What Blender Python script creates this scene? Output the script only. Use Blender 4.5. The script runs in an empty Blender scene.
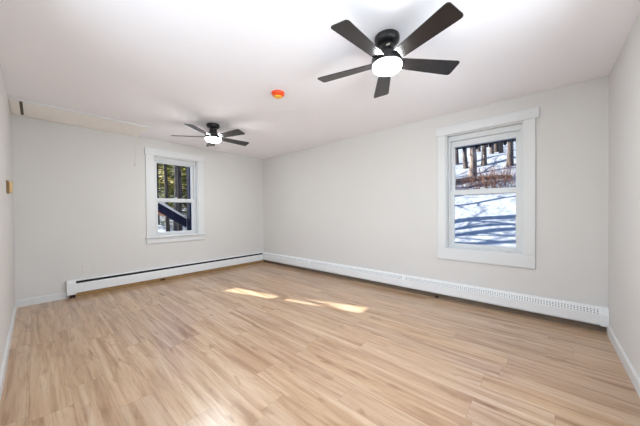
import bpy, bmesh, math, random
from mathutils import Vector, Matrix

SC = bpy.context.scene
COL = SC.collection
PI = math.pi

# ------------------------------------------------------------------ camera
X0, X1, Y0, Y1, H = -0.166, 3.5485, -0.4554, 4.8983, 2.40
CAM_Z = 1.1496
cam_d = bpy.data.cameras.new('camera')
cam = bpy.data.objects.new('camera', cam_d)
COL.objects.link(cam)
right = Vector((0.66209603, -0.7493709, -0.00849082))
up = Vector((0.0137288, 0.00080038, 0.99990544))
fwd = Vector((0.74929324, 0.66214999, -0.01081791))
m = Matrix((right, up, -fwd)).transposed().to_4x4()
m.translation = Vector((0, 0, CAM_Z))
cam.matrix_world = m
cam_d.sensor_fit = 'HORIZONTAL'
cam_d.sensor_width = 36.0
cam_d.lens = 252.78 * 36 / 640
cam_d.shift_y = 2.03 / 640
cam_d.clip_start = 0.02
cam_d.clip_end = 300
SC.camera = cam

# ------------------------------------------------------------------ sky, sun, exposure
SUN_TRAVEL = Vector((0.297, -1.0, -0.585)).normalized()
W = bpy.data.worlds.new('sky')
SC.world = W
W.use_nodes = True
wn, wl = W.node_tree.nodes, W.node_tree.links
wn.clear()
sky = wn.new('ShaderNodeTexSky')
sky.sky_type = 'NISHITA'
sky.sun_disc = False
sky.sun_elevation = math.radians(29.3)
sky.sun_rotation = math.radians(-16.7)
bg = wn.new('ShaderNodeBackground')
bg.inputs['Strength'].default_value = 0.27
wo = wn.new('ShaderNodeOutputWorld')
tint = wn.new('ShaderNodeMix')
tint.data_type = 'RGBA'
tint.blend_type = 'MULTIPLY'
tint.inputs['Factor'].default_value = 1.0
tint.inputs['B'].default_value = (0.70, 0.88, 1.22, 1)
wl.new(sky.outputs[0], tint.inputs['A'])
wl.new(tint.outputs['Result'], bg.inputs[0])
wl.new(bg.outputs[0], wo.inputs[0])

sd = bpy.data.lights.new('sun', 'SUN')
sd.energy = 17.0
sd.angle = math.radians(0.53)
sd.color = (1.0, 0.985, 0.96)
so = bpy.data.objects.new('sun', sd)
COL.objects.link(so)
so.location = (-5, 20, 15)
so.rotation_euler = SUN_TRAVEL.to_track_quat('-Z', 'Y').to_euler()

# added fill lights, unseen, outside the two added windows behind the camera
for nm, loc, aim, pw, sx, sy in (('added_fill_left', (X0 - 0.42, 1.15, 1.42), (1, 0, 0.0), 34, 1.5, 1.45),
                                 ('added_fill_front', (1.05, Y0 - 0.42, 1.42), (0, 1, 0.1), 60, 1.5, 1.45)):
    ld = bpy.data.lights.new(nm, 'AREA')
    ld.shape = 'RECTANGLE'
    ld.size, ld.size_y, ld.energy = sx, sy, pw
    ld.color = (0.86, 0.93, 1.0)
    lo = bpy.data.objects.new(nm, ld)
    COL.objects.link(lo)
    lo.location = loc
    lo.rotation_euler = Vector(aim).to_track_quat('-Z', 'Y').to_euler()

LAMP_STRENGTH = 172.0
LAMP_COLOR = (0.92, 0.97, 1.0)

SC.view_settings.view_transform = 'Standard'
SC.view_settings.look = 'None'
SC.view_settings.exposure = 0.0
SC.view_settings.gamma = 1.0
SC.view_settings.use_curve_mapping = False


# ------------------------------------------------------------------ materials
def srgb(r, g, b):
    f = lambda c: (c / 255 / 12.92) if c / 255 <= 0.04045 else ((c / 255 + 0.055) / 1.055) ** 2.4
    return (f(r), f(g), f(b), 1.0)


def new_mat(name):
    mt = bpy.data.materials.new(name)
    mt.use_nodes = True
    nt = mt.node_tree
    return mt, nt, nt.nodes['Principled BSDF']


def paint(name, col, rough=0.6, var=0.03, scale=6.0, bump=0.0, metallic=0.0, bscale=180.0, spec=0.5, bdist=0.002):
    mt, nt, b = new_mat(name)
    tc = nt.nodes.new('ShaderNodeTexCoord')
    nz = nt.nodes.new('ShaderNodeTexNoise')
    nz.inputs['Scale'].default_value = scale
    nz.inputs['Detail'].default_value = 3
    nt.links.new(tc.outputs['Object'], nz.inputs['Vector'])
    rp = nt.nodes.new('ShaderNodeValToRGB')
    c = Vector(col[:3])
    rp.color_ramp.elements[0].position = 0.3
    rp.color_ramp.elements[1].position = 0.7
    rp.color_ramp.elements[0].color = (*(c * (1 - var)), 1)
    rp.color_ramp.elements[1].color = (*[min(1, v) for v in c * (1 + var)], 1)
    nt.links.new(nz.outputs['Fac'], rp.inputs['Fac'])
    nt.links.new(rp.outputs['Color'], b.inputs['Base Color'])
    b.inputs['Roughness'].default_value = rough
    b.inputs['Metallic'].default_value = metallic
    b.inputs['Specular IOR Level'].default_value = spec
    if bump:
        n2 = nt.nodes.new('ShaderNodeTexNoise')
        n2.inputs['Scale'].default_value = bscale
        nt.links.new(tc.outputs['Object'], n2.inputs['Vector'])
        bp = nt.nodes.new('ShaderNodeBump')
        bp.inputs['Strength'].default_value = bump
        bp.inputs['Distance'].default_value = bdist
        nt.links.new(n2.outputs['Fac'], bp.inputs['Height'])
        nt.links.new(bp.outputs['Normal'], b.inputs['Normal'])
    return mt


def plank_floor():
    mt, nt, b = new_mat('oak_plank_floor')
    N, L = nt.nodes, nt.links

    def math_(op, a, bb=None, c=None):
        n = N.new('ShaderNodeMath')
        n.operation = op
        for i, v in enumerate((a, bb, c)):
            if v is None:
                continue
            if isinstance(v, (int, float)):
                n.inputs[i].default_value = v
            else:
                L.new(v, n.inputs[i])
        return n.outputs[0]

    PW, PL = 0.178, 1.22
    tc = N.new('ShaderNodeTexCoord')
    sp = N.new('ShaderNodeSeparateXYZ')
    L.new(tc.outputs['Object'], sp.inputs[0])
    gx = math_('DIVIDE', math_('ADD', sp.outputs['X'], 0.035), PW)
    row = math_('FLOOR', gx)
    wn1 = N.new('ShaderNodeTexWhiteNoise')
    wn1.noise_dimensions = '1D'
    L.new(row, wn1.inputs['W'])
    gy = math_('ADD', math_('DIVIDE', sp.outputs['Y'], PL), math_('MULTIPLY', wn1.outputs['Value'], 7.3))
    colm = math_('FLOOR', gy)
    cb = N.new('ShaderNodeCombineXYZ')
    L.new(row, cb.inputs[0])
    L.new(colm, cb.inputs[1])
    wn2 = N.new('ShaderNodeTexWhiteNoise')
    wn2.noise_dimensions = '3D'
    L.new(cb.outputs[0], wn2.inputs['Vector'])
    pid = wn2.outputs['Value']
    # grain coordinates, shifted per plank and stretched along the plank
    vx = math_('ADD', math_('MULTIPLY', sp.outputs['X'], 1.0), math_('MULTIPLY', pid, 37.0))
    cg = N.new('ShaderNodeCombineXYZ')
    L.new(math_('MULTIPLY', vx, 1.0), cg.inputs[0])
    L.new(math_('MULTIPLY', sp.outputs['Y'], 0.055), cg.inputs[1])
    L.new(math_('MULTIPLY', pid, 11.0), cg.inputs[2])
    g1 = N.new('ShaderNodeTexNoise')
    g1.inputs['Scale'].default_value = 17
    g1.inputs['Detail'].default_value = 5
    g1.inputs['Roughness'].default_value = 0.62
    g1.inputs['Distortion'].default_value = 0.5
    L.new(cg.outputs[0], g1.inputs['Vector'])
    g2 = N.new('ShaderNodeTexNoise')
    g2.inputs['Scale'].default_value = 70
    g2.inputs['Detail'].default_value = 4
    g2.inputs['Roughness'].default_value = 0.7
    L.new(cg.outputs[0], g2.inputs['Vector'])
    # blotches: knots and cathedral figure, less stretched
    ck = N.new('ShaderNodeCombineXYZ')
    L.new(vx, ck.inputs[0])
    L.new(math_('MULTIPLY', sp.outputs['Y'], 0.24), ck.inputs[1])
    L.new(math_('MULTIPLY', pid, 5.0), ck.inputs[2])
    g3 = N.new('ShaderNodeTexNoise')
    g3.inputs['Scale'].default_value = 13
    g3.inputs['Detail'].default_value = 3
    g3.inputs['Distortion'].default_value = 0.7
    L.new(ck.outputs[0], g3.inputs['Vector'])
    r1 = N.new('ShaderNodeValToRGB')
    e = r1.color_ramp.elements
    e[0].position = 0.32
    e[0].color = srgb(166, 134, 106)
    e[1].position = 0.68
    e[1].color = srgb(213, 193, 172)
    e2 = r1.color_ramp.elements.new(0.5)
    e2.color = srgb(197, 170, 143)
    L.new(g1.outputs['Fac'], r1.inputs['Fac'])
    # plank tone
    r2 = N.new('ShaderNodeValToRGB')
    e = r2.color_ramp.elements
    e[0].position = 0.0
    e[0].color = srgb(243, 234, 226)
    e[1].position = 1.0
    e[1].color = srgb(250, 244, 240)
    for ps, cc in ((0.25, (250, 239, 226)), (0.5, (238, 228, 222)), (0.75, (252, 241, 226))):
        q = r2.color_ramp.elements.new(ps)
        q.color = srgb(*cc)
    L.new(pid, r2.inputs['Fac'])
    mx = N.new('ShaderNodeMix')
    mx.data_type = 'RGBA'
    mx.blend_type = 'MULTIPLY'
    mx.inputs['Factor'].default_value = 1.0
    L.new(r1.outputs['Color'], mx.inputs['A'])
    L.new(r2.outputs['Color'], mx.inputs['B'])
    # fine pores and dark figure
    r3 = N.new('ShaderNodeValToRGB')
    r3.color_ramp.elements[0].position = 0.30
    r3.color_ramp.elements[0].color = (0.76, 0.73, 0.70, 1)
    r3.color_ramp.elements[1].position = 0.52
    r3.color_ramp.elements[1].color = (1, 1, 1, 1)
    L.new(g2.outputs['Fac'], r3.inputs['Fac'])
    mx2 = N.new('ShaderNodeMix')
    mx2.data_type = 'RGBA'
    mx2.blend_type = 'MULTIPLY'
    mx2.inputs['Factor'].default_value = 0.8
    L.new(mx.outputs['Result'], mx2.inputs['A'])
    L.new(r3.outputs['Color'], mx2.inputs['B'])
    r4 = N.new('ShaderNodeValToRGB')
    r4.color_ramp.elements[0].position = 0.24
    r4.color_ramp.elements[0].color = (0.50, 0.38, 0.28, 1)
    r4.color_ramp.elements[1].position = 0.40
    r4.color_ramp.elements[1].color = (1, 1, 1, 1)
    L.new(g3.outputs['Fac'], r4.inputs['Fac'])
    mx3 = N.new('ShaderNodeMix')
    mx3.data_type = 'RGBA'
    mx3.blend_type = 'MULTIPLY'
    mx3.inputs['Factor'].default_value = 0.75
    L.new(mx2.outputs['Result'], mx3.inputs['A'])
    L.new(r4.outputs['Color'], mx3.inputs['B'])
    # seams
    fx = math_('ABSOLUTE', math_('SUBTRACT', math_('FRACT', gx), 0.5))
    fy = math_('ABSOLUTE', math_('SUBTRACT', math_('FRACT', gy), 0.5))
    sx = math_('GREATER_THAN', fx, 0.5 - 0.0011 / PW)
    sy = math_('GREATER_THAN', fy, 0.5 - 0.0011 / PL)
    seam = math_('MAXIMUM', sx, sy)
    mx4 = N.new('ShaderNodeMix')
    mx4.data_type = 'RGBA'
    L.new(math_('MULTIPLY', seam, 0.42), mx4.inputs['Factor'])
    L.new(mx3.outputs['Result'], mx4.inputs['A'])
    mx4.inputs['B'].default_value = srgb(110, 82, 60)
    L.new(mx4.outputs['Result'], b.inputs['Base Color'])
    b.inputs['Roughness'].default_value = 0.28
    b.inputs['Specular IOR Level'].default_value = 0.95
    bp = N.new('ShaderNodeBump')
    bp.inputs['Strength'].default_value = 0.12
    bp.inputs['Distance'].default_value = 0.002
    L.new(g2.outputs['Fac'], bp.inputs['Height'])
    L.new(bp.outputs['Normal'], b.inputs['Normal'])
    return mt


def emitter(name, col, strength):
    mt, nt, b = new_mat(name)
    nt.nodes.remove(b)
    em = nt.nodes.new('ShaderNodeEmission')
    em.inputs['Color'].default_value = (*col, 1)
    em.inputs['Strength'].default_value = strength
    nt.links.new(em.outputs[0], nt.nodes['Material Output'].inputs['Surface'])
    return mt


def glass_mat():
    mt, nt, b = new_mat('window_glass')
    nt.nodes.remove(b)
    tr = nt.nodes.new('ShaderNodeBsdfTransparent')
    tr.inputs['Color'].default_value = (0.97, 0.985, 0.98, 1)
    gl = nt.nodes.new('ShaderNodeBsdfGlossy')
    gl.inputs['Roughness'].default_value = 0.02
    fr = nt.nodes.new('ShaderNodeFresnel')
    fr.inputs['IOR'].default_value = 1.05
    mx = nt.nodes.new('ShaderNodeMixShader')
    nt.links.new(fr.outputs[0], mx.inputs[0])
    nt.links.new(tr.outputs[0], mx.inputs[1])
    nt.links.new(gl.outputs[0], mx.inputs[2])
    nt.links.new(mx.outputs[0], nt.nodes['Material Output'].inputs['Surface'])
    return mt


def bark_mat(name, c0, c1):
    mt, nt, b = new_mat(name)
    tc = nt.nodes.new('ShaderNodeTexCoord')
    mp = nt.nodes.new('ShaderNodeMapping')
    mp.inputs['Scale'].default_value = (6, 6, 1.1)
    nz = nt.nodes.new('ShaderNodeTexNoise')
    nz.inputs['Scale'].default_value = 2.2
    nz.inputs['Detail'].default_value = 5
    rp = nt.nodes.new('ShaderNodeValToRGB')
    rp.color_ramp.elements[0].position = 0.35
    rp.color_ramp.elements[0].color = c0
    rp.color_ramp.elements[1].position = 0.65
    rp.color_ramp.elements[1].color = c1
    nt.links.new(tc.outputs['Object'], mp.inputs[0])
    nt.links.new(mp.outputs[0], nz.inputs['Vector'])
    nt.links.new(nz.outputs['Fac'], rp.inputs['Fac'])
    nt.links.new(rp.outputs['Color'], b.inputs['Base Color'])
    b.inputs['Roughness'].default_value = 0.9
    return mt


def leaf_mat(name, cols, scale=1.3):
    mt, nt, b = new_mat(name)
    tc = nt.nodes.new('ShaderNodeTexCoord')
    nz = nt.nodes.new('ShaderNodeTexNoise')
    nz.inputs['Scale'].default_value = scale
    nz.inputs['Detail'].default_value = 4
    rp = nt.nodes.new('ShaderNodeValToRGB')
    els = rp.color_ramp.elements
    n = len(cols)
    els[0].position, els[0].color = 0.32, cols[0]
    els[1].position, els[1].color = 0.68, cols[-1]
    for i, c in enumerate(cols[1:-1]):
        els.new(0.32 + 0.36 * (i + 1) / (n - 1)).color = c
    nt.links.new(tc.outputs['Object'], nz.inputs['Vector'])
    nt.links.new(nz.outputs['Fac'], rp.inputs['Fac'])
    nt.links.new(rp.outputs['Color'], b.inputs['Base Color'])
    b.inputs['Roughness'].default_value = 0.7
    out = nt.nodes['Material Output']
    tl = nt.nodes.new('ShaderNodeBsdfTranslucent')
    nt.links.new(rp.outputs['Color'], tl.inputs['Color'])
    mx = nt.nodes.new('ShaderNodeMixShader')
    mx.inputs[0].default_value = 0.6
    nt.links.new(b.outputs[0], mx.inputs[1])
    nt.links.new(tl.outputs[0], mx.inputs[2])
    nt.links.new(mx.outputs[0], out.inputs['Surface'])
    return mt


M = {
    'wall': paint('wall_paint', srgb(216, 213, 209), 0.85, 0.008, 2.0, 0.05, spec=0.25),
    'ceiling': paint('ceiling_paint', srgb(249, 247, 250), 0.9, 0.008, 2.0, 0.06, spec=0.2),
    'trim': paint('white_trim_paint', srgb(219, 219, 218), 0.45, 0.008, 3.0),
    'vinyl': paint('white_vinyl', srgb(216, 217, 217), 0.4, 0.006, 3.0),
    'heater': paint('heater_enamel', srgb(232, 233, 233), 0.38, 0.008, 3.0),
    'fin_shade': paint('shade_dark_fin_metal', srgb(44, 43, 43), 0.75, 0.1, 30.0, metallic=0.3),  # fin metal, darkened to stand in for shade inside the heaters
    'pine': paint('raw_pine_strip', srgb(178, 142, 92), 0.7, 0.12, 9.0),
    'taupe': paint('worn_taupe_strip', srgb(118, 102, 86), 0.75, 0.14, 6.0),
    'dark_hole': paint('dark_brown', srgb(48, 32, 22), 0.8, 0.1, 20.0),
    'hatch': paint('hatch_panel_paint', srgb(254, 250, 245), 0.8, 0.012, 3.0),
    'gap_shade': paint('grey_gap_shade', srgb(96, 88, 80), 0.8, 0.08, 20.0),  # grey tone stands in for shade inside the hatch gap
    'tan': paint('tan_plastic', srgb(214, 180, 130), 0.5, 0.03, 30.0),
    'brown_plastic': paint('dark_tan_plastic', srgb(128, 98, 60), 0.5, 0.05, 30.0),
    'plate': paint('outlet_plastic', srgb(218, 214, 208), 0.4, 0.01, 20.0),
    'slot': paint('outlet_slot', srgb(120, 114, 106), 0.6, 0.02, 20.0),
    'black': paint('fan_black', srgb(26, 25, 27), 0.30, 0.08, 12.0),
    'blade': paint('fan_blade_espresso', srgb(31, 27, 27), 0.26, 0.14, 14.0),
    'orange': paint('orange_plastic', srgb(240, 78, 18), 0.35, 0.06, 30.0),
    'yellow': paint('yellow_reflection_paint', srgb(250, 190, 70), 0.4, 0.06, 30.0),  # yellowish reflection under the dust cover, put into the colour
    'cord': paint('white_cord', srgb(222, 214, 204), 0.8, 0.03, 60.0),
    'siding': paint('exterior_siding', srgb(190, 195, 200), 0.8, 0.05, 3.0),
    'eave': paint('eave_board', srgb(190, 198, 214), 0.7, 0.05, 5.0),
    'darkline': paint('dark_cable', srgb(40, 42, 58), 0.6, 0.1, 20.0),
    'darkwood': paint('dark_painted_wood', srgb(24, 26, 42), 0.85, 0.16, 5.0, spec=0.03),
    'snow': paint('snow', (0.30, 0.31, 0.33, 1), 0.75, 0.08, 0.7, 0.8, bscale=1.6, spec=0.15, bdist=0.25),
    'floor': plank_floor(),
    'glass': glass_mat(),
    'bark': bark_mat('grey_brown_bark', srgb(52, 42, 37), srgb(112, 96, 86)),
    'bark_pale': bark_mat('pale_bark', srgb(92, 74, 64), srgb(168, 148, 134)),
    'bark_dark': bark_mat('dark_bark', srgb(38, 31, 27), srgb(84, 68, 54)),
    'twig': bark_mat('russet_twigs', srgb(92, 60, 48), srgb(146, 104, 84)),
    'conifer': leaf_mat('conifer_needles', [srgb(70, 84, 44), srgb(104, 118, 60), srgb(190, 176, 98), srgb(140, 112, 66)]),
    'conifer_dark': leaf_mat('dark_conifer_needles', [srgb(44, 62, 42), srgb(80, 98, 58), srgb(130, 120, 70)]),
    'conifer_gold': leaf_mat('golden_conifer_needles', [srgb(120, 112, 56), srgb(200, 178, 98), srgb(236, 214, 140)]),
    'lamp': emitter('lamp_diffuser_glow', LAMP_COLOR, LAMP_STRENGTH),
}


# ------------------------------------------------------------------ mesh helpers
class MB:
    def __init__(s):
        s.v, s.f = [], []

    def hexa(s, c):                                   # 8 corners: bottom ring, top ring
        o = len(s.v)
        s.v += [tuple(p) for p in c]
        for q in ((0, 3, 2, 1), (4, 5, 6, 7), (0, 1, 5, 4), (1, 2, 6, 5), (2, 3, 7, 6), (3, 0, 4, 7)):
            s.f.append(tuple(o + i for i in q))
        return s

    def box(s, a, b):
        (x0, y0, z0), (x1, y1, z1) = [tuple(min(p, q) for p, q in zip(a, b)), tuple(max(p, q) for p, q in zip(a, b))]
        return s.hexa([(x0, y0, z0), (x1, y0, z0), (x1, y1, z0), (x0, y1, z0),
                       (x0, y0, z1), (x1, y0, z1), (x1, y1, z1), (x0, y1, z1)])

    def lathe(s, prof, n=40, c=(0, 0, 0), cap=True):
        o = len(s.v)
        for r, z in prof:
            for k in range(n):
                a = 2 * PI * k / n
                s.v.append((c[0] + r * math.cos(a), c[1] + r * math.sin(a), c[2] + z))
        for i in range(len(prof) - 1):
            for k in range(n):
                k2 = (k + 1) % n
                s.f.append((o + i * n + k, o + i * n + k2, o + (i + 1) * n + k2, o + (i + 1) * n + k))
        if cap:
            s.f.append(tuple(o + k for k in reversed(range(n))))
            e = o + (len(prof) - 1) * n
            s.f.append(tuple(e + k for k in range(n)))
        return s

    def tube(s, pts, rad, n=8):
        o = len(s.v)
        pts = [Vector(p) for p in pts]
        for i, p in enumerate(pts):
            d = (pts[min(i + 1, len(pts) - 1)] - pts[max(i - 1, 0)]).normalized()
            ref = Vector((0, 0, 1)) if abs(d.z) < 0.9 else Vector((1, 0, 0))
            a = d.cross(ref).normalized()
            b = d.cross(a).normalized()
            r = rad[i] if isinstance(rad, (list, tuple)) else rad
            for k in range(n):
                t = 2 * PI * k / n
                s.v.append(tuple(p + a * (r * math.cos(t)) + b * (r * math.sin(t))))
        for i in range(len(pts) - 1):
            for k in range(n):
                k2 = (k + 1) % n
                s.f.append((o + i * n + k, o + (i + 1) * n + k, o + (i + 1) * n + k2, o + i * n + k2))
        s.f.append(tuple(o + k for k in range(n)))
        s.f.append(tuple(o + (len(pts) - 1) * n + k for k in reversed(range(n))))
        return s

    def prism(s, outline, h0, h1, fn):                # outline of (a, b), extruded h0..h1, mapped by fn(a, b, h)
        o = len(s.v)
        n = len(outline)
        for h in (h0, h1):
            s.v += [tuple(fn(a, b, h)) for a, b in outline]
        s.f.append(tuple(o + i for i in reversed(range(n))))
        s.f.append(tuple(o + n + i for i in range(n)))
        for i in range(n):
            j = (i + 1) % n
            s.f.append((o + i, o + j, o + n + j, o + n + i))
        return s

    def build(s, name, mat, parent=None, smooth=False, bevel=0.0):
        me = bpy.data.meshes.new(name)
        me.from_pydata(s.v, [], s.f)
        bm = bmesh.new()
        bm.from_mesh(me)
        if len(bm.faces) < 6000:
            bmesh.ops.recalc_face_normals(bm, faces=bm.faces)
        bm.to_mesh(me)
        bm.free()
        me.materials.append(mat)
        if smooth:
            for p in me.polygons:
                p.use_smooth = True
            try:
                me.set_sharp_from_angle(angle=math.radians(38))
            except Exception:
                pass
        o = bpy.data.objects.new(name, me)
        COL.objects.link(o)
        if parent is not None:
            o.parent = parent
        if bevel:
            bv = o.modifiers.new('bevel', 'BEVEL')
            bv.width = bevel
            bv.segments = 2
            bv.limit_method = 'ANGLE'
        return o


def tag(o, label=None, cat=None, group=None, kind=None):
    if label:
        o['label'] = label
    if cat:
        o['category'] = cat
    if group:
        o['group'] = group
    if kind:
        o['kind'] = kind
    return o


def empty(name, loc=(0, 0, 0), **kw):
    o = bpy.data.objects.new(name, None)
    o.empty_display_size = 0.1
    COL.objects.link(o)
    o.location = loc
    return tag(o, **kw)


def kids(o):
    return [c for c in bpy.data.objects if c.parent == o]


def copy_tree(o, parent=None):
    c = o.copy()
    COL.objects.link(c)
    if parent is not None:
        c.parent = parent
    for ch in kids(o):
        copy_tree(ch, c)
    return c


# ------------------------------------------------------------------ room shell
T = 0.17
MB().box((X0 - T, Y0 - T, -0.15), (X1 + T, Y1 + T, 0)).build('floor', M['floor'])['kind'] = 'structure'
MB().box((X0 - T, Y0 - T, H), (X1 + T, Y1 + T, H + 0.2)).build('ceiling', M['ceiling'])['kind'] = 'structure'
WL = dict(u0=0.40, u1=1.90, z0=0.668, z1=2.130)      # added openings behind the camera, for the fill lights
WF = dict(u0=0.30, u1=1.80, z0=0.668, z1=2.130)
wl_ = MB()
wl_.box((X0 - T, Y0 - T, 0), (X0, WL['u0'], H)).box((X0 - T, WL['u1'], 0), (X0, Y1 + T, H))
wl_.box((X0 - T, WL['u0'], 0), (X0, WL['u1'], WL['z0'])).box((X0 - T, WL['u0'], WL['z1']), (X0, WL['u1'], H))
wl_.build('wall_left', M['wall'])['kind'] = 'structure'
wf_ = MB()
wf_.box((X0, Y0 - T, 0), (WF['u0'], Y0, H)).box((WF['u1'], Y0 - T, 0), (X1 + T, Y0, H))
wf_.box((WF['u0'], Y0 - T, 0), (WF['u1'], Y0, WF['z0'])).box((WF['u0'], Y0 - T, WF['z1']), (WF['u1'], Y0, H))
wf_.build('wall_front', M['wall'])['kind'] = 'structure'

WB = dict(u0=1.340, u1=2.056, z0=0.745, z1=2.130)      # opening in the back wall
WR = dict(u0=0.160, u1=0.946, z0=0.668, z1=2.130)      # opening in the right wall
wb = MB()
wb.box((X0, Y1, 0), (WB['u0'], Y1 + T, H)).box((WB['u1'], Y1, 0), (X1, Y1 + T, H))
wb.box((WB['u0'], Y1, 0), (WB['u1'], Y1 + T, WB['z0'])).box((WB['u0'], Y1, WB['z1']), (WB['u1'], Y1 + T, H))
wb.build('wall_back', M['wall'])['kind'] = 'structure'
wr = MB()
wr.box((X1, Y0, 0), (X1 + T, WR['u0'], H)).box((X1, WR['u1'], 0), (X1 + T, Y1 + T, H))
wr.box((X1, WR['u0'], 0), (X1 + T, WR['u1'], WR['z0'])).box((X1, WR['u0'], WR['z1']), (X1 + T, WR['u1'], H))
wr.build('wall_right', M['wall'])['kind'] = 'structure'


def skirting(name, fn, length, h=0.092, t=0.014):
    prof = [(0, 0), (t, 0), (t, h - 0.012), (t * 0.45, h), (0, h)]
    o = MB().prism(prof, 0, length, fn).build(name, M['trim'])
    o['kind'] = 'structure'


skirting('baseboard_left', lambda a, b, h: (X0 + a, Y0 + h, b), Y1 - Y0)
skirting('baseboard_back', lambda a, b, h: (X0 + 0.014 + h, Y1 - a, b), 0.276 - X0 - 0.014)
skirting('baseboard_front', lambda a, b, h: (X0 + 0.014 + h, Y0 + a, b), X1 - X0 - 0.014 - 0.072)

# strips of older wood at the foot of the wall under the heaters
MB().box((0.30, Y1 - 0.012, 0), (X1, Y1, 0.058)).build('trim_1', M['pine'])['kind'] = 'structure'
MB().box((X1 - 0.012, Y0 + 0.014, 0), (X1, Y1 - 0.012, 0.05)).build('trim_2', M['taupe'])['kind'] = 'structure'


# ------------------------------------------------------------------ windows
def window(name, w, P, stool, top_rail=0.028):
    root = empty(name, kind='structure')
    u0, u1, z0, z1 = w['u0'], w['u1'], w['z0'], w['z1']

    def bx(mb, ua, ub, da, db, za, zb):
        c = [P(ua, da, za), P(ub, da, za), P(ub, db, za), P(ua, db, za),
             P(ua, da, zb), P(ub, da, zb), P(ub, db, zb), P(ua, db, zb)]
        return mb.hexa(c)

    CW = 0.108
    bv = 0.003
    # casing boards on the wall face (d < 0 is inside the room)
    if stool:
        hl, hr, sl, sr = u0 - 0.13, u1 + 0.118, u0 - 0.118, u1 + 0.106
    else:
        hl, hr, sl, sr = u0 - 0.128, u1 + 0.116, u0 - 0.097, u1 + 0.100
    bx(MB(), hl, hr, -0.026, 0, z1, z1 + CW).build('head_casing', M['trim'], root, bevel=bv)
    zb = z0 + 0.022 if stool else z0
    bx(MB(), sl, u0, -0.02, 0, zb, z1).build('side_casing', M['trim'], root, bevel=bv)
    bx(MB(), u1, sr, -0.02, 0, zb, z1).build('side_casing', M['trim'], root, bevel=bv)
    if stool:
        bx(MB(), sl - 0.02, sr + 0.02, -0.05, 0.07, z0 - 0.001, z0 + 0.021).build('stool', M['trim'], root, bevel=0.005)
        bx(MB(), sl, sr, -0.02, 0, z0 - 0.095, z0 - 0.001).build('apron', M['trim'], root, bevel=bv)
    else:
        bx(MB(), sl, sr, -0.02, 0, z0 - 0.142, z0 - 0.001).build('apron', M['trim'], root, bevel=bv)
    # jamb lining of the opening
    j = MB()
    e = 0.012
    bx(j, u0, u0 + e, 0.001, T + 0.01, z0, z1)
    bx(j, u1 - e, u1, 0.001, T + 0.01, z0, z1)
    bx(j, u0 + e, u1 - e, 0.001, T + 0.01, z1 - e, z1)
    bx(j, u0 + e, u1 - e, 0.072 if stool else 0.001, T + 0.01, z0, z0 + (0.03 if stool else 0.008))
    j.build('jamb', M['trim'], root)
    # vinyl frame
    fw = 0.034
    a0, a1, b0, b1 = u0 + e, u1 - e, z0 + (0.030 if stool else 0.008), z1 - e
    fr = MB()
    bx(fr, a0, a0 + fw - e, 0.07, 0.155, b0, b1)
    bx(fr, a1 - fw + e, a1, 0.07, 0.155, b0, b1)
    bx(fr, a0 + fw - e, a1 - fw + e, 0.07, 0.155, b1 - 0.060, b1)
    bx(fr, a0 + fw - e, a1 - fw + e, 0.085, 0.155, b0, b0 + 0.018)
    fr.build('window_frame', M['vinyl'], root, bevel=0.002)
    c0, c1, d0, d1 = a0 + fw - e, a1 - fw + e, b0 + 0.018, b1 - 0.060
    mid = 1.383

    def sash(nm, da, db, zl, zh, bot, top, st=0.042):
        s = MB()
        bx(s, c0, c0 + st, da, db, zl, zh)
        bx(s, c1 - st, c1, da, db, zl, zh)
        bx(s, c0 + st, c1 - st, da, db, zl, zl + bot)
        bx(s, c0 + st, c1 - st, da, db, zh - top, zh)
        so_ = s.build(nm, M['vinyl'], root, bevel=0.002)
        g = MB()
        dm = (da + db) / 2
        bx(g, c0 + st - 0.004, c1 - st + 0.004, dm - 0.002, dm + 0.002, zl + bot - 0.004, zh - top + 0.004)
        g.build('pane', M['glass'], so_)
        return so_

    ls = sash('lower_sash', 0.080, 0.108, d0, mid + 0.036, 0.038, 0.062)
    sash('upper_sash', 0.112, 0.140, mid - 0.03, d1, 0.05, top_rail)
    lk = MB()
    um = (c0 + c1) / 2
    bx(lk, um - 0.03, um + 0.03, 0.082, 0.106, mid + 0.036, mid + 0.047)
    bx(lk, um - 0.008, um + 0.03, 0.086, 0.102, mid + 0.047, mid + 0.057)
    lk.build('sash_lock', M['vinyl'], ls, bevel=0.002)
    return root


window('window_1', WB, lambda u, d, z: (u, Y1 + d, z), True)
window('window_2', WR, lambda u, d, z: (X1 + d, u, z), False, 0.070)
window('added_window_left', WL, lambda u, d, z: (X0 - d, u, z), False)  # added unseen window, lets the left fill light into the room
window('added_window_front', WF, lambda u, d, z: (u, Y0 - d, z), False)  # second added window, out of view, for the front fill light


# ------------------------------------------------------------------ baseboard heaters
def heater_profile(kind, dep=0.064):
    if kind == 'cover':
        return [(dep - 0.022, 0.062), (dep - 0.004, 0.062), (dep, 0.067), (dep, 0.184), (dep - 0.010, 0.193),
                (dep - 0.012, 0.191), (dep - 0.0025, 0.183), (dep - 0.0025, 0.068), (dep - 0.005, 0.0645), (dep - 0.022, 0.0645)]
    if kind == 'back':
        return [(0, 0.060), (0.004, 0.060), (0.004, 0.232), (dep - 0.018, 0.232), (dep - 0.010, 0.226),
                (dep - 0.008, 0.228), (dep - 0.017, 0.235), (0, 0.235)]
    if kind == 'cap':
        return [(0, 0.044), (dep, 0.044), (dep + 0.004, 0.050), (dep + 0.004, 0.202), (dep - 0.010, 0.240), (0, 0.240)]


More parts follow.
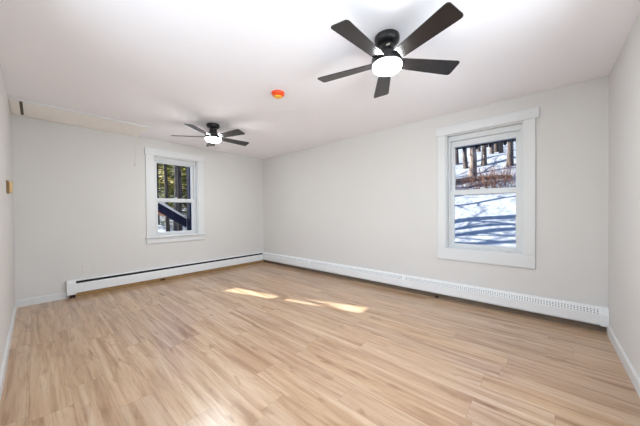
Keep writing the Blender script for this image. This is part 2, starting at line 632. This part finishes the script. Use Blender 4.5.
h1 = empty('baseboard_heater', (0.28, Y1, 0),
           label='white baseboard heater with open dark slot, below the window on the back wall', cat='heater')
HL = X1 - 0.072 - 0.28
bk = lambda a, b, h: (h, -a, b)
MB().prism(heater_profile('back'), 0.09, HL, bk).build('back_panel', M['heater'], h1)
MB().prism(heater_profile('cover'), 0.092, HL, bk).build('front_cover', M['heater'], h1)
MB().prism(heater_profile('cap'), 0, 0.092, bk).build('end_cap', M['heater'], h1, bevel=0.002)
fin_shade = MB().box((0.0925, -0.047, 0.095), (HL - 0.004, -0.006, 0.2245))  # fins raised to the lip so their dark colour shades the slot
fin_shade.build('dark_fin_filler', M['fin_shade'], h1)
ft = MB().box((0.03, -0.055, 0.0), (0.085, -0.012, 0.046))
ft.build('foot', M['dark_hole'], h1)
tag(MB().box((1.13, -0.026, 0.012), (1.20, -0.013, 0.034)).build('pipe_hole', M['dark_hole'], h1), label='dark opening below heater')
tag(MB().tube([(1.262, -0.03, 0.0), (1.262, -0.03, 0.066)], 0.009, 10).build('pipe', M['pine'], h1), label='short copper coloured pipe')

h2 = empty('baseboard_heater', (X1, Y0, 0),
           label='long white baseboard heater with perforated top running under the right-hand window wall', cat='heater')
h2.name = 'baseboard_heater.001'
HL2 = Y1 - Y0 - 0.001
J1, J2 = 1.502 - Y0, 3.380 - Y0
rk = lambda a, b, h: (-a, h, b)


def cover2(a, b):
    return MB().prism([(0.042, 0.074), (0.060, 0.074), (0.064, 0.079), (0.064, 0.1735), (0.0615, 0.1735), (0.0615, 0.080), (0.059, 0.0765), (0.042, 0.0765)], a, b, rk)


for a, b in ((0.055, J1 - 0.016), (J1 + 0.016, J2 - 0.016), (J2 + 0.016, HL2)):
    cover2(a, b).build('front_cover', M['heater'], h2)
MB().prism([(0, 0.052), (0.003, 0.052), (0.003, 0.231), (0.030, 0.231), (0.034, 0.227), (0.036, 0.229), (0.031, 0.235), (0, 0.235)],
           0.05, HL2, rk).build('back_panel', M['heater'], h2)


def grille(a, b, n_rows=3, pitch=0.022):
    # sloping sheet from the cover's top edge (depth .064, z .172) to the lip (depth .034, z .228), with real slots
    g = MB()
    p0, p1 = Vector((0.0635, 0.172)), Vector((0.0345, 0.2275))
    rows = [0.0, 0.12]
    for r in range(n_rows):
        rows += [0.12 + (r + 0.42) * 0.76 / n_rows, 0.12 + (r + 1.0) * 0.76 / n_rows]
    rows += [1.0]
    n = int((b - a) / pitch)
    st = (b - a) / n
    cols = []
    for i in range(n):
        cols += [a + i * st, a + i * st + st * 0.52]
    cols.append(b)
    o = len(g.v)
    nr, nc = len(rows), len(cols)
    for t in rows:
        q = p0.lerp(p1, t)
        for c in cols:
            g.v.append((-q.x, c, q.y))
    for i in range(nr - 1):
        hole_row = (i >= 1) and (i % 2 == 1) and i < nr - 2
        for k in range(nc - 1):
            if hole_row and k % 2 == 1:
                continue
            g.f.append((o + i * nc + k, o + i * nc + k + 1, o + (i + 1) * nc + k + 1, o + (i + 1) * nc + k))
    ob = g.build('perforated_grille', M['heater'], h2)
    sol = ob.modifiers.new('thickness', 'SOLIDIFY')
    sol.thickness = 0.0012
    return ob


grille(0.055, J1 - 0.016)
grille(J1 + 0.016, J2 - 0.016)
grille(J2 + 0.016, HL2)
cp = [(0.002, 0.066), (0.064, 0.066), (0.068, 0.072), (0.068, 0.174), (0.038, 0.234), (0.033, 0.238), (0.002, 0.238)]
MB().prism(cp, 0.001, 0.056, rk).build('end_cap', M['heater'], h2, bevel=0.002)
jp = [(0.042, 0.070), (0.063, 0.070), (0.0665, 0.076), (0.0665, 0.173), (0.037, 0.231), (0.032, 0.237), (0.004, 0.237), (0.004, 0.232), (0.030, 0.232), (0.0625, 0.172), (0.0625, 0.078), (0.042, 0.074)]
for jx in (J1, J2):
    MB().prism(jp, jx - 0.02, jx + 0.02, rk).build('joint_cover', M['heater'], h2)
MB().prism([(0.006, 0.08), (0.054, 0.08), (0.054, 0.165), (0.028, 0.217), (0.006, 0.217)], 0.058, HL2 - 0.02, rk).build('dark_fin_filler', M['fin_shade'], h2)  # dark fin block close behind the grille, gives the holes their shade
tag(MB().box((-0.030, 1.50, 0.0), (-0.0135, 1.53, 0.03)).build('pipe_bracket', M['dark_hole'], h2), label='small dark bracket under the heater')


# ------------------------------------------------------------------ ceiling fans
def make_fan(base_deg):
    r = empty('ceiling_fan')
    # z is measured down from the ceiling
    MB().lathe([(0.080, 0.0), (0.086, -0.004), (0.088, -0.022), (0.084, -0.040), (0.070, -0.052), (0.052, -0.062)], 44).build('canopy', M['black'], r, True)
    MB().lathe([(0.050, -0.060), (0.048, -0.085), (0.054, -0.112), (0.064, -0.130), (0.064, -0.142)], 44).build('collar', M['black'], r, True)
    tag(MB().box((-0.055, -0.045, -0.096), (-0.046, -0.020, -0.088)).build('collar_glint', M['cord'], r), label='small white painted glint on the collar')  # white chip painted in for a small highlight on the collar
    MB().lathe([(0.060, -0.140), (0.098, -0.146), (0.108, -0.154), (0.110, -0.176), (0.110, -0.198), (0.106, -0.203)], 48).build('motor_housing', M['black'], r, True)
    dome = [(0.100, -0.203), (0.101, -0.210), (0.098, -0.222), (0.088, -0.233), (0.070, -0.240), (0.042, -0.2445), (0.012, -0.246)]
    MB().lathe(dome, 32).build('light_dome', M['lamp'], r, True)
    ph = math.radians(12)
    r0, r1 = 0.085, 0.535
    w0, w1 = 0.045, 0.068                            # half widths at root and tip
    out = [(r0, -w0), (r0 + 0.1, -w0 - 0.006), (r1 - 0.03, -w1)]
    for k in range(5):
        t = -PI / 2 + (PI / 2) * k / 4
        out.append((r1 - 0.02 + 0.02 * math.cos(t), -w1 + 0.02 + 0.02 * math.sin(t)))
    for k in range(5):
        t = (PI / 2) * k / 4
        out.append((r1 - 0.02 + 0.02 * math.cos(t), w1 - 0.02 + 0.02 * math.sin(t)))
    out += [(r1 - 0.03, w1), (r0 + 0.1, w0 + 0.006), (r0, w0)]
    for k in range(5):
        th = math.radians(base_deg + 72 * k)
        er = Vector((math.cos(th), math.sin(th), 0))
        et = Vector((-math.sin(th), math.cos(th), 0))

        def fn(a, b, h):
            return er * a + et * (b * math.cos(ph) + h * math.sin(ph)) + Vector((0, 0, -0.180 - b * math.sin(ph) + h * math.cos(ph)))
        bl = MB().prism(out, -0.003, 0.003, fn).build('blade', M['blade'], r)
        ir = MB().prism([(0.075, -0.022), (0.15, -0.03), (0.165, -0.02), (0.165, 0.02), (0.15, 0.03), (0.075, 0.022)], 0.0035, 0.0075, fn)
        ir.build('blade_iron', M['black'], bl)
    return r


f1 = make_fan(-111.5)
f1.location = (1.69, 0.84, H)
tag(f1, 'large near black five-blade ceiling fan with glowing round light, before the right-hand window', 'ceiling fan', 'black ceiling fans')
f2 = copy_tree(f1)
f2.location = (1.69, 3.49, H)
f2.rotation_euler = (0, 0, math.radians(-147 + 111.5 + 0))
tag(f2, 'farther, smaller-looking black ceiling fan with lit round lamp near the back wall', 'ceiling fan', 'black ceiling fans')

# ------------------------------------------------------------------ small things on ceiling and walls
sm = empty('smoke_detector', (1.69, 2.06, H),
           label='small round orange covered smoke detector on the white ceiling between the fans', cat='smoke detector')
MB().lathe([(0.058, 0), (0.060, -0.004), (0.060, -0.012), (0.056, -0.014)], 36).build('base', M['plate'], sm, True)
MB().lathe([(0.066, -0.010), (0.068, -0.014), (0.066, -0.026), (0.056, -0.042), (0.044, -0.050)], 36).build('dust_cover', M['orange'], sm, True)
tag(MB().lathe([(0.044, -0.0495), (0.040, -0.056), (0.026, -0.061), (0.008, -0.063)], 30).build('cover_face', M['yellow'], sm, True), label='lower face painted with a yellowish reflection')  # painted reflection on the underside of the cover

ht = empty('attic_hatch', (X0, 4.24, H),
           label='long flat cream attic hatch panel in the ceiling corner along the back wall', cat='attic hatch')
MB().box((0.004, 0.012, -0.014), (0.075, 0.645, 0)).build('end_board', M['hatch'], ht, bevel=0.002)
MB().box((0.100, 0.012, -0.014), (1.285, 0.645, 0)).build('hatch_panel', M['hatch'], ht, bevel=0.002)
MB().box((0.004, 0.0, -0.020), (1.300, 0.012, 0)).build('edge_trim', M['trim'], ht)
tag(MB().box((0.075, 0.03, -0.006), (0.100, 0.62, 0)).build('slot', M['gap_shade'], ht), label='narrow grey slot near the left end')  # filler strip in the open gap, its shade put into the colour
MB().tube([(1.262, 0.60, -0.022), (1.262, 0.628, -0.10), (1.255, 0.64, -0.30), (1.245, 0.645, -0.46)], 0.0022, 6).build('pull_cord', M['cord'], ht)
MB().lathe([(0.004, 0.012), (0.008, 0.004), (0.008, -0.010), (0.004, -0.014)], 12, (1.245, 0.645, -0.472)).build('pull_knob', M['cord'], ht, True)
MB().box((1.235, 0.575, -0.024), (1.275, 0.615, -0.014)).build('pull_ring', M['hatch'], ht, bevel=0.003)

ot = empty('wall_outlet', (0.482, Y1, 0.378),
           label='small white double wall outlet on the back wall above the heater end', cat='outlet')
MB().box((-0.036, -0.006, -0.058), (0.036, 0, 0.058)).build('cover_plate', M['plate'], ot, bevel=0.002)
for dz in (-0.021, 0.021):
    rc = MB().prism([(0.017 * math.cos(PI * k / 10), 0.0145 * math.sin(PI * k / 10)) for k in range(20)], 0.006, 0.0085, lambda a, b, h, dz=dz: (a, -h, b + dz)).build('receptacle', M['plate'], ot)
    sl = MB()
    for dx in (-0.006, 0.006):
        sl.box((dx - 0.0012, -0.009, dz - 0.004), (dx + 0.0012, -0.0083, dz + 0.005))
    sl.build('prong_slot', M['slot'], rc)

th = empty('thermostat', (X0, 3.76, 1.41),
           label='small tan thermostat box on the left wall at the frame edge', cat='thermostat')
MB().box((0, -0.045, -0.060), (0.016, 0.045, 0.060)).build('back_plate', M['brown_plastic'], th, bevel=0.002)
MB().box((0.016, -0.038, -0.052), (0.036, 0.038, 0.050)).build('cover', M['tan'], th, bevel=0.004)

# ------------------------------------------------------------------ outdoors: house edge, ground
ev = empty('eave', (0, 0, 0), kind='structure')
ev.name = 'trim_3'
EX, EZ = 4.10, 2.10
c = [(X1 + T, -6, 2.42), (EX, -6, EZ + 0.02), (EX, 9, EZ + 0.02), (X1 + T, 9, 2.42)]
MB().hexa(c + [(x, y, z + 0.05) for x, y, z in c]).build('eave_soffit', M['eave'], ev)
MB().box((EX, -6, EZ - 0.025), (EX + 0.025, 9, EZ + 0.12)).build('eave_fascia', M['eave'], ev)
cb_ = empty('eave_cable', (EX + 0.03, 0, EZ - 0.03),
            label='dark cable with evenly spaced small bulbs hanging along the eave outside right-hand window', cat='cable')
MB().tube([(0, y * 0.25, -0.002 - 0.004 * (y % 2)) for y in range(-4, 13)], 0.013, 6).build('wire', M['darkline'], cb_)
for k in range(14):
    yy = -0.1 + k * 0.16
    MB().lathe([(0.008, 0.012), (0.018, 0.0), (0.022, -0.020), (0.014, -0.042), (0.004, -0.052)], 8, (0, yy, -0.006)).build('bulb', M['darkline'], cb_, True)


def interp(x, tab):
    if x <= tab[0][0]:
        return tab[0][1]
    for (a, va), (b, vb) in zip(tab, tab[1:]):
        if x <= b:
            t = (x - a) / (b - a)
            return va + (vb - va) * (t * t * (3 - 2 * t) * 0.5 + t * 0.5)
    return tab[-1][1]


HX = [(3.7, 0), (7, .12), (10, .75), (14, 2.3), (18, 3.5), (26, 6.6), (40, 12.5), (70, 24)]
HY = [(5, 0), (9, .1), (14, .55), (22, 1.6), (36, 4.5), (70, 14)]


def ground(x, y):
    b = 0.10 * math.sin(x * 0.9 + y * 0.35) * math.sin(y * 0.55 - x * 0.2) + 0.05 * math.sin(x * 2.1 - y * 1.3)
    b *= min(1, max(0, (max(x - 4.5, y - 6)) / 4))
    return -0.40 + interp(x, HX) + interp(y, HY) + b


g = MB()
xs = [-30, -20, -12, -8] + [-5 + 0.5 * i for i in range(70)] + [30 + 1.5 * i for i in range(28)]
ys = [-30, -20, -12, -8] + [-5 + 0.5 * i for i in range(70)] + [30 + 1.5 * i for i in range(28)]
for x in xs:
    for y in ys:
        z = ground(x, y)
        g.v.append((x, y, z))
ny = len(ys)
for i in range(len(xs) - 1):
    for k in range(ny - 1):
        g.f.append((i * ny + k, (i + 1) * ny + k, (i + 1) * ny + k + 1, i * ny + k + 1))
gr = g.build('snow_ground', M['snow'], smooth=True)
gr['kind'] = 'structure'


# ------------------------------------------------------------------ outdoors: trees and brush
def limb(mb, p, d, length, r, depth, rng, n=6, curve=0.12, up_=0.05):
    pts, rad = [p.copy()], [r]
    steps = 5
    ends = []
    for i in range(steps):
        d = (d + Vector((rng.uniform(-1, 1), rng.uniform(-1, 1), rng.uniform(-0.6, 1) + up_)) * curve).normalized()
        p = p + d * (length / steps)
        pts.append(p.copy())
        rad.append(r * (1 - 0.75 * (i + 1) / steps))
        ends.append((p.copy(), d.copy(), rad[-1]))
    mb.tube(pts, rad, n)
    if depth > 0:
        for q, dd, rr in ends[1:]:
            side = Vector((rng.uniform(-1, 1), rng.uniform(-1, 1), rng.uniform(-0.1, 0.9))).normalized()
            limb(mb, q, (dd * 0.5 + side).normalized(), length * rng.uniform(0.4, 0.6), max(rr * 0.6, 0.008), depth - 1, rng, 4, curve)


def bare_tree(x, y, hgt, r, seed, mat='bark', lean=(0, 0), first=0.35, nb=9, depth=1, tag_=None, name='bare_tree', jit=0.35):
    rng = random.Random(seed)
    z = ground(x, y) - 0.15
    root = empty(name, (x, y, z))
    tr = MB()
    pts, rad = [], []
    for i in range(11):
        t = i / 10
        pts.append(Vector((lean[0] * t * hgt + rng.uniform(-1, 1) * r * jit * (i > 0), lean[1] * t * hgt + rng.uniform(-1, 1) * r * jit * (i > 0), hgt * t)))
        rad.append(r * (1.25 if i == 0 else 1.0 - 0.72 * t))
    tr.tube(pts, rad, 10)
    tr.build('trunk', M[mat], root, True)
    for k in range(nb):
        br = MB()
        t = first + (0.97 - first) * (k + rng.random() * 0.6) / nb
        i = min(int(t * 10), 9)
        q = pts[i].lerp(pts[i + 1], t * 10 - i)
        a = rng.uniform(0, 2 * PI)
        d = Vector((math.cos(a), math.sin(a), rng.uniform(0.15, 0.9))).normalized()
        limb(br, q, d, hgt * (0.10 + 0.22 * (1 - t)) * rng.uniform(0.8, 1.3), rad[i] * 0.42, depth, rng, 5)
        br.build('branch', M[mat], root)
    if tag_:
        tag(root, *tag_)
    return root


def conifer(x, y, hgt, r, crown, seed, mat, tag_, low=0.12):
    rng = random.Random(seed)
    z = ground(x, y) - 0.15
    root = empty('conifer_tree', (x, y, z))
    MB().tube([(0, 0, hgt * i / 8) for i in range(9)], [r * (1 - 0.9 * i / 8) for i in range(9)], 9).build('trunk', M['bark_dark'], root, True)
    fo = MB()
    br = MB()
    levels = int(hgt * 2.6)
    for L_ in range(levels):
        t = low + (1 - low) * L_ / levels
        ln = crown * (1 - t) ** 0.75 + 0.15
        for k in range(6):
            a = rng.uniform(0, 2 * PI)
            l2 = ln * rng.uniform(0.65, 1.1)
            d = Vector((math.cos(a), math.sin(a), 0))
            s = Vector((-d.y, d.x, 0))
            zz = hgt * t + rng.uniform(-0.2, 0.2)
            ptsb = []
            for i in range(5):
                q = i / 4
                ptsb.append(d * (l2 * q) + Vector((0, 0, zz - 0.28 * l2 * q * q)))
            br.tube(ptsb, [0.025, 0.02, 0.015, 0.01, 0.005], 4)
            for i in range(int(16 + 20 * l2 / crown)):
                q = rng.uniform(0.2, 1.0)
                base = d * (l2 * q) + Vector((0, 0, zz - 0.28 * l2 * q * q))
                sgn = rng.choice((-1, 1))
                dr = (d * rng.uniform(0.3, 1) + s * sgn * rng.uniform(0.3, 1) + Vector((0, 0, rng.uniform(-0.7, 0.15)))).normalized()
                l3 = rng.uniform(0.16, 0.36)
                wv = dr.cross(Vector((rng.uniform(-1, 1), rng.uniform(-1, 1), 1))).normalized() * rng.uniform(0.025, 0.05)
                o = len(fo.v)
                fo.v += [tuple(base), tuple(base + dr * l3 * 0.5 + wv), tuple(base + dr * l3), tuple(base + dr * l3 * 0.5 - wv)]
                fo.f.append((o, o + 1, o + 2, o + 3))
    br.build('branches', M['bark_dark'], root)
    fo.build('needles', M[mat], root)
    tag(root, *tag_)
    return root


def brush(x, y, w, h, seed, label):
    rng = random.Random(seed)
    mb = MB()
    for k in range(int(46 * w)):
        q = Vector((rng.gauss(0, w * 0.35), rng.gauss(0, w * 0.5), 0))
        q.z = ground(x + q.x, y + q.y) - ground(x, y) - 0.05
        d = Vector((rng.uniform(-0.8, 0.8), rng.uniform(-0.8, 0.8), 1)).normalized()
        limb(mb, q, d, h * rng.uniform(0.6, 1.2), 0.016, 1 if k % 2 else 0, rng, 3, 0.35)
    o = mb.build('brush', M['twig'])
    o.location = (x, y, ground(x, y))
    tag(o, label, 'brush')


# seen through the right-hand window: trunks on the snowy hillside
G2 = 'tree trunks on the snowy hillside'
view = [  # x, direction y/x, height, radius, bark, label
    (22.5, 0.232, 10, 0.15, 'bark', 'thin dark trunk at left edge of the right-hand window view'),
    (21.5, 0.203, 12, 0.15, 'bark', 'brown trunk just left of the thick pale trunk on hillside'),
    (17.4, 0.183, 12, 0.20, 'bark_pale', 'thick pale beech-like trunk, largest in the right-hand window view'),
    (21.8, 0.149, 12, 0.16, 'bark', 'straight brown trunk right of the thick pale trunk on hillside'),
    (24.5, 0.128, 12, 0.14, 'bark', 'dark trunk high on the slope in middle of the window view'),
    (25.5, 0.114, 13, 0.15, 'bark_dark', 'darkest trunk high on the slope right of middle'),
    (24.8, 0.102, 12, 0.13, 'bark', 'trunk high on the slope, second from right in the window view'),
    (21.0, 0.080, 12, 0.18, 'bark', 'brown trunk at right edge of the right-hand window view'),
]
for i, (x, k, hh, r, bk_, lb) in enumerate(view):
    bare_tree(x, x * k, hh, r, 40 + i, bk_, (0.01 * (-1) ** i, 0.012 * (-1) ** (i // 2)), 0.3, 7, 1, (lb, 'tree', G2))
rng = random.Random(5)
for i in range(12):
    x = 26 + 6 * rng.random()
    k = 0.07 + 0.17 * (i + rng.random() * 0.7) / 12
    bare_tree(x, x * k, 11, 0.10 + 0.05 * rng.random(), 80 + i, 'bark', (0, 0.01), 0.3, 5, 0,
              ('thin distant grey-brown trunk along the top of the snowy hillside', 'tree', 'thin far trunks at the hilltop'))
# trees beside the yard, outside the view, that throw the long shadows across the snow
for i, (x, y, hh, r) in enumerate([(9.5, 7.5, 11, 0.22), (12.5, 11, 13, 0.26), (7.0, 12, 12, 0.24), (14.5, 8.5, 12, 0.2), (17, 13, 14, 0.26), (10.5, 16, 14, 0.26), (6.2, 8.5, 9, 0.14), (8.2, 9.6, 10, 0.16), (11.5, 6.6, 9, 0.13), (13.2, 15, 13, 0.2), (5.2, 15, 13, 0.2), (16, 9.8, 11, 0.15)]):
    bare_tree(x, y, hh, r, 120 + i, 'bark', (0.01, 0), 0.3, 10, 1,
              ('bare yard tree left of the right-hand window view, shading the snow', 'tree', 'yard trees shading the snow'))
brush(15.6, 3.1, 1.7, 0.75, 1, 'russet brush patch left, on the snow below the thick pale trunk')
brush(16.0, 2.2, 1.7, 0.7, 2, 'russet brush patch in the middle of the right-hand window view')
brush(16.3, 1.5, 1.6, 1.0, 3, 'tall russet brush patch at right of the right-hand window view')
lg = MB().tube([(-0.2, 1.4, 0.05), (0, 0.5, 0.14), (0.1, -0.4, 0.16), (0.2, -1.3, 0.1)], [0.13, 0.14, 0.13, 0.1], 10).build('fallen_log', M['bark_pale'], None, True)
lg.location = (16.9, 2.55, ground(16.9, 2.55))
tag(lg, 'pale fallen log lying in the brush on the snowy slope', 'log')

# seen through the back window: porch post, stair rail, trunks and conifers
ps = MB().box((2.695, 6.92, -0.5), (2.93, 7.10, 3.2)).build('porch_post', M['darkwood'])
tag(ps, 'dark upright porch post outside at right side of the back window', 'post')
rl = empty('stair_rail', (2.72, 7.2, 0.98),
           label='dark sloping outdoor stair rail topped with snow, seen through the back window', cat='stair rail')


def slope(a, b, h):                                  # a along the rail, b across its height, h along y
    return (-a, h, a * 0.64 + b)


MB().prism([(0, -0.20), (1.15, -0.20), (1.15, 0.02), (0, 0.02)], 0, 0.09, slope).build('stringer', M['darkwood'], rl)
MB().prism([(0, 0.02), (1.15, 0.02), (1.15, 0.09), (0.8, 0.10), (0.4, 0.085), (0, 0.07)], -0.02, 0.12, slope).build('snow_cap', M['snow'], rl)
bal = [(0.45, -0.2), (1.15, -0.2), (1.15, -0.40), (0.85, -0.36)]
MB().prism(bal, 0.02, 0.06, slope).build('lower_board', M['twig'], rl)

bare_tree(4.0, 12.6, 12, 0.08, 201, 'bark_dark', (-0.03, 0), 0.45, 8, 1, ('dark leaning trunk left of centre through the back window', 'tree', 'trunks through the back window'))
bare_tree(4.55, 12.9, 12, 0.055, 202, 'bark_dark', (-0.005, 0), 0.45, 8, 1, ('dark upright trunk right of centre through the back window', 'tree', 'trunks through the back window'))
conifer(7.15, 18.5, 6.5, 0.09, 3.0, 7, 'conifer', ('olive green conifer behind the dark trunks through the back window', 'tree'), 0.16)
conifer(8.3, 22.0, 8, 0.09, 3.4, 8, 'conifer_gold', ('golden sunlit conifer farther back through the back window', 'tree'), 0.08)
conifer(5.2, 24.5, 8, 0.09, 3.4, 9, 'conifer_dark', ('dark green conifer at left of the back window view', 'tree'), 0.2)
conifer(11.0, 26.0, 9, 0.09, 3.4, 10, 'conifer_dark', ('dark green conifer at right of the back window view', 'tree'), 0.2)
for i, (x, k, hh, cr, mt_, lb) in enumerate([
        (17.0, 0.285, 6, 2.6, 'conifer', 'olive conifer at the left edge of the back window view'),
        (20.0, 0.322, 7, 2.8, 'conifer_dark', 'dark conifer right behind the two dark trunks through the back window'),
        (17.5, 0.39, 6, 2.4, 'conifer', 'olive conifer beside the porch post through the back window'),
        (27.0, 0.315, 9, 3.6, 'conifer_gold', 'tall golden conifer deep in the back window view'),
        (29.0, 0.37, 9, 3.6, 'conifer', 'tall olive conifer deep in the back window view')]):
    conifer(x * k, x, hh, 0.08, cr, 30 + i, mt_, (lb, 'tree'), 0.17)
# trunk left of the back window view whose gap lets only a strip of sun in
bt = bare_tree(0.63, 9.0, 11, 0.285, 203, 'bark', (0, 0), 0.62, 6, 0, ('bare trunk left of the back window view, narrowing the sun strip on the floor', 'tree'), jit=0.0)
MB().tube([(x - 0.63, 0.0, z - zb_) for zb_ in (ground(0.63, 9.0) - 0.15,) for x, z in ((0.62, 2.6), (0.51, 3.17), (0.373, 3.81), (0.318, 4.06), (0.233, 4.23), (0.16, 4.40))],
          [0.07, 0.07, 0.06, 0.055, 0.018, 0.006], 8).build('branch', M['bark'], bt, True)
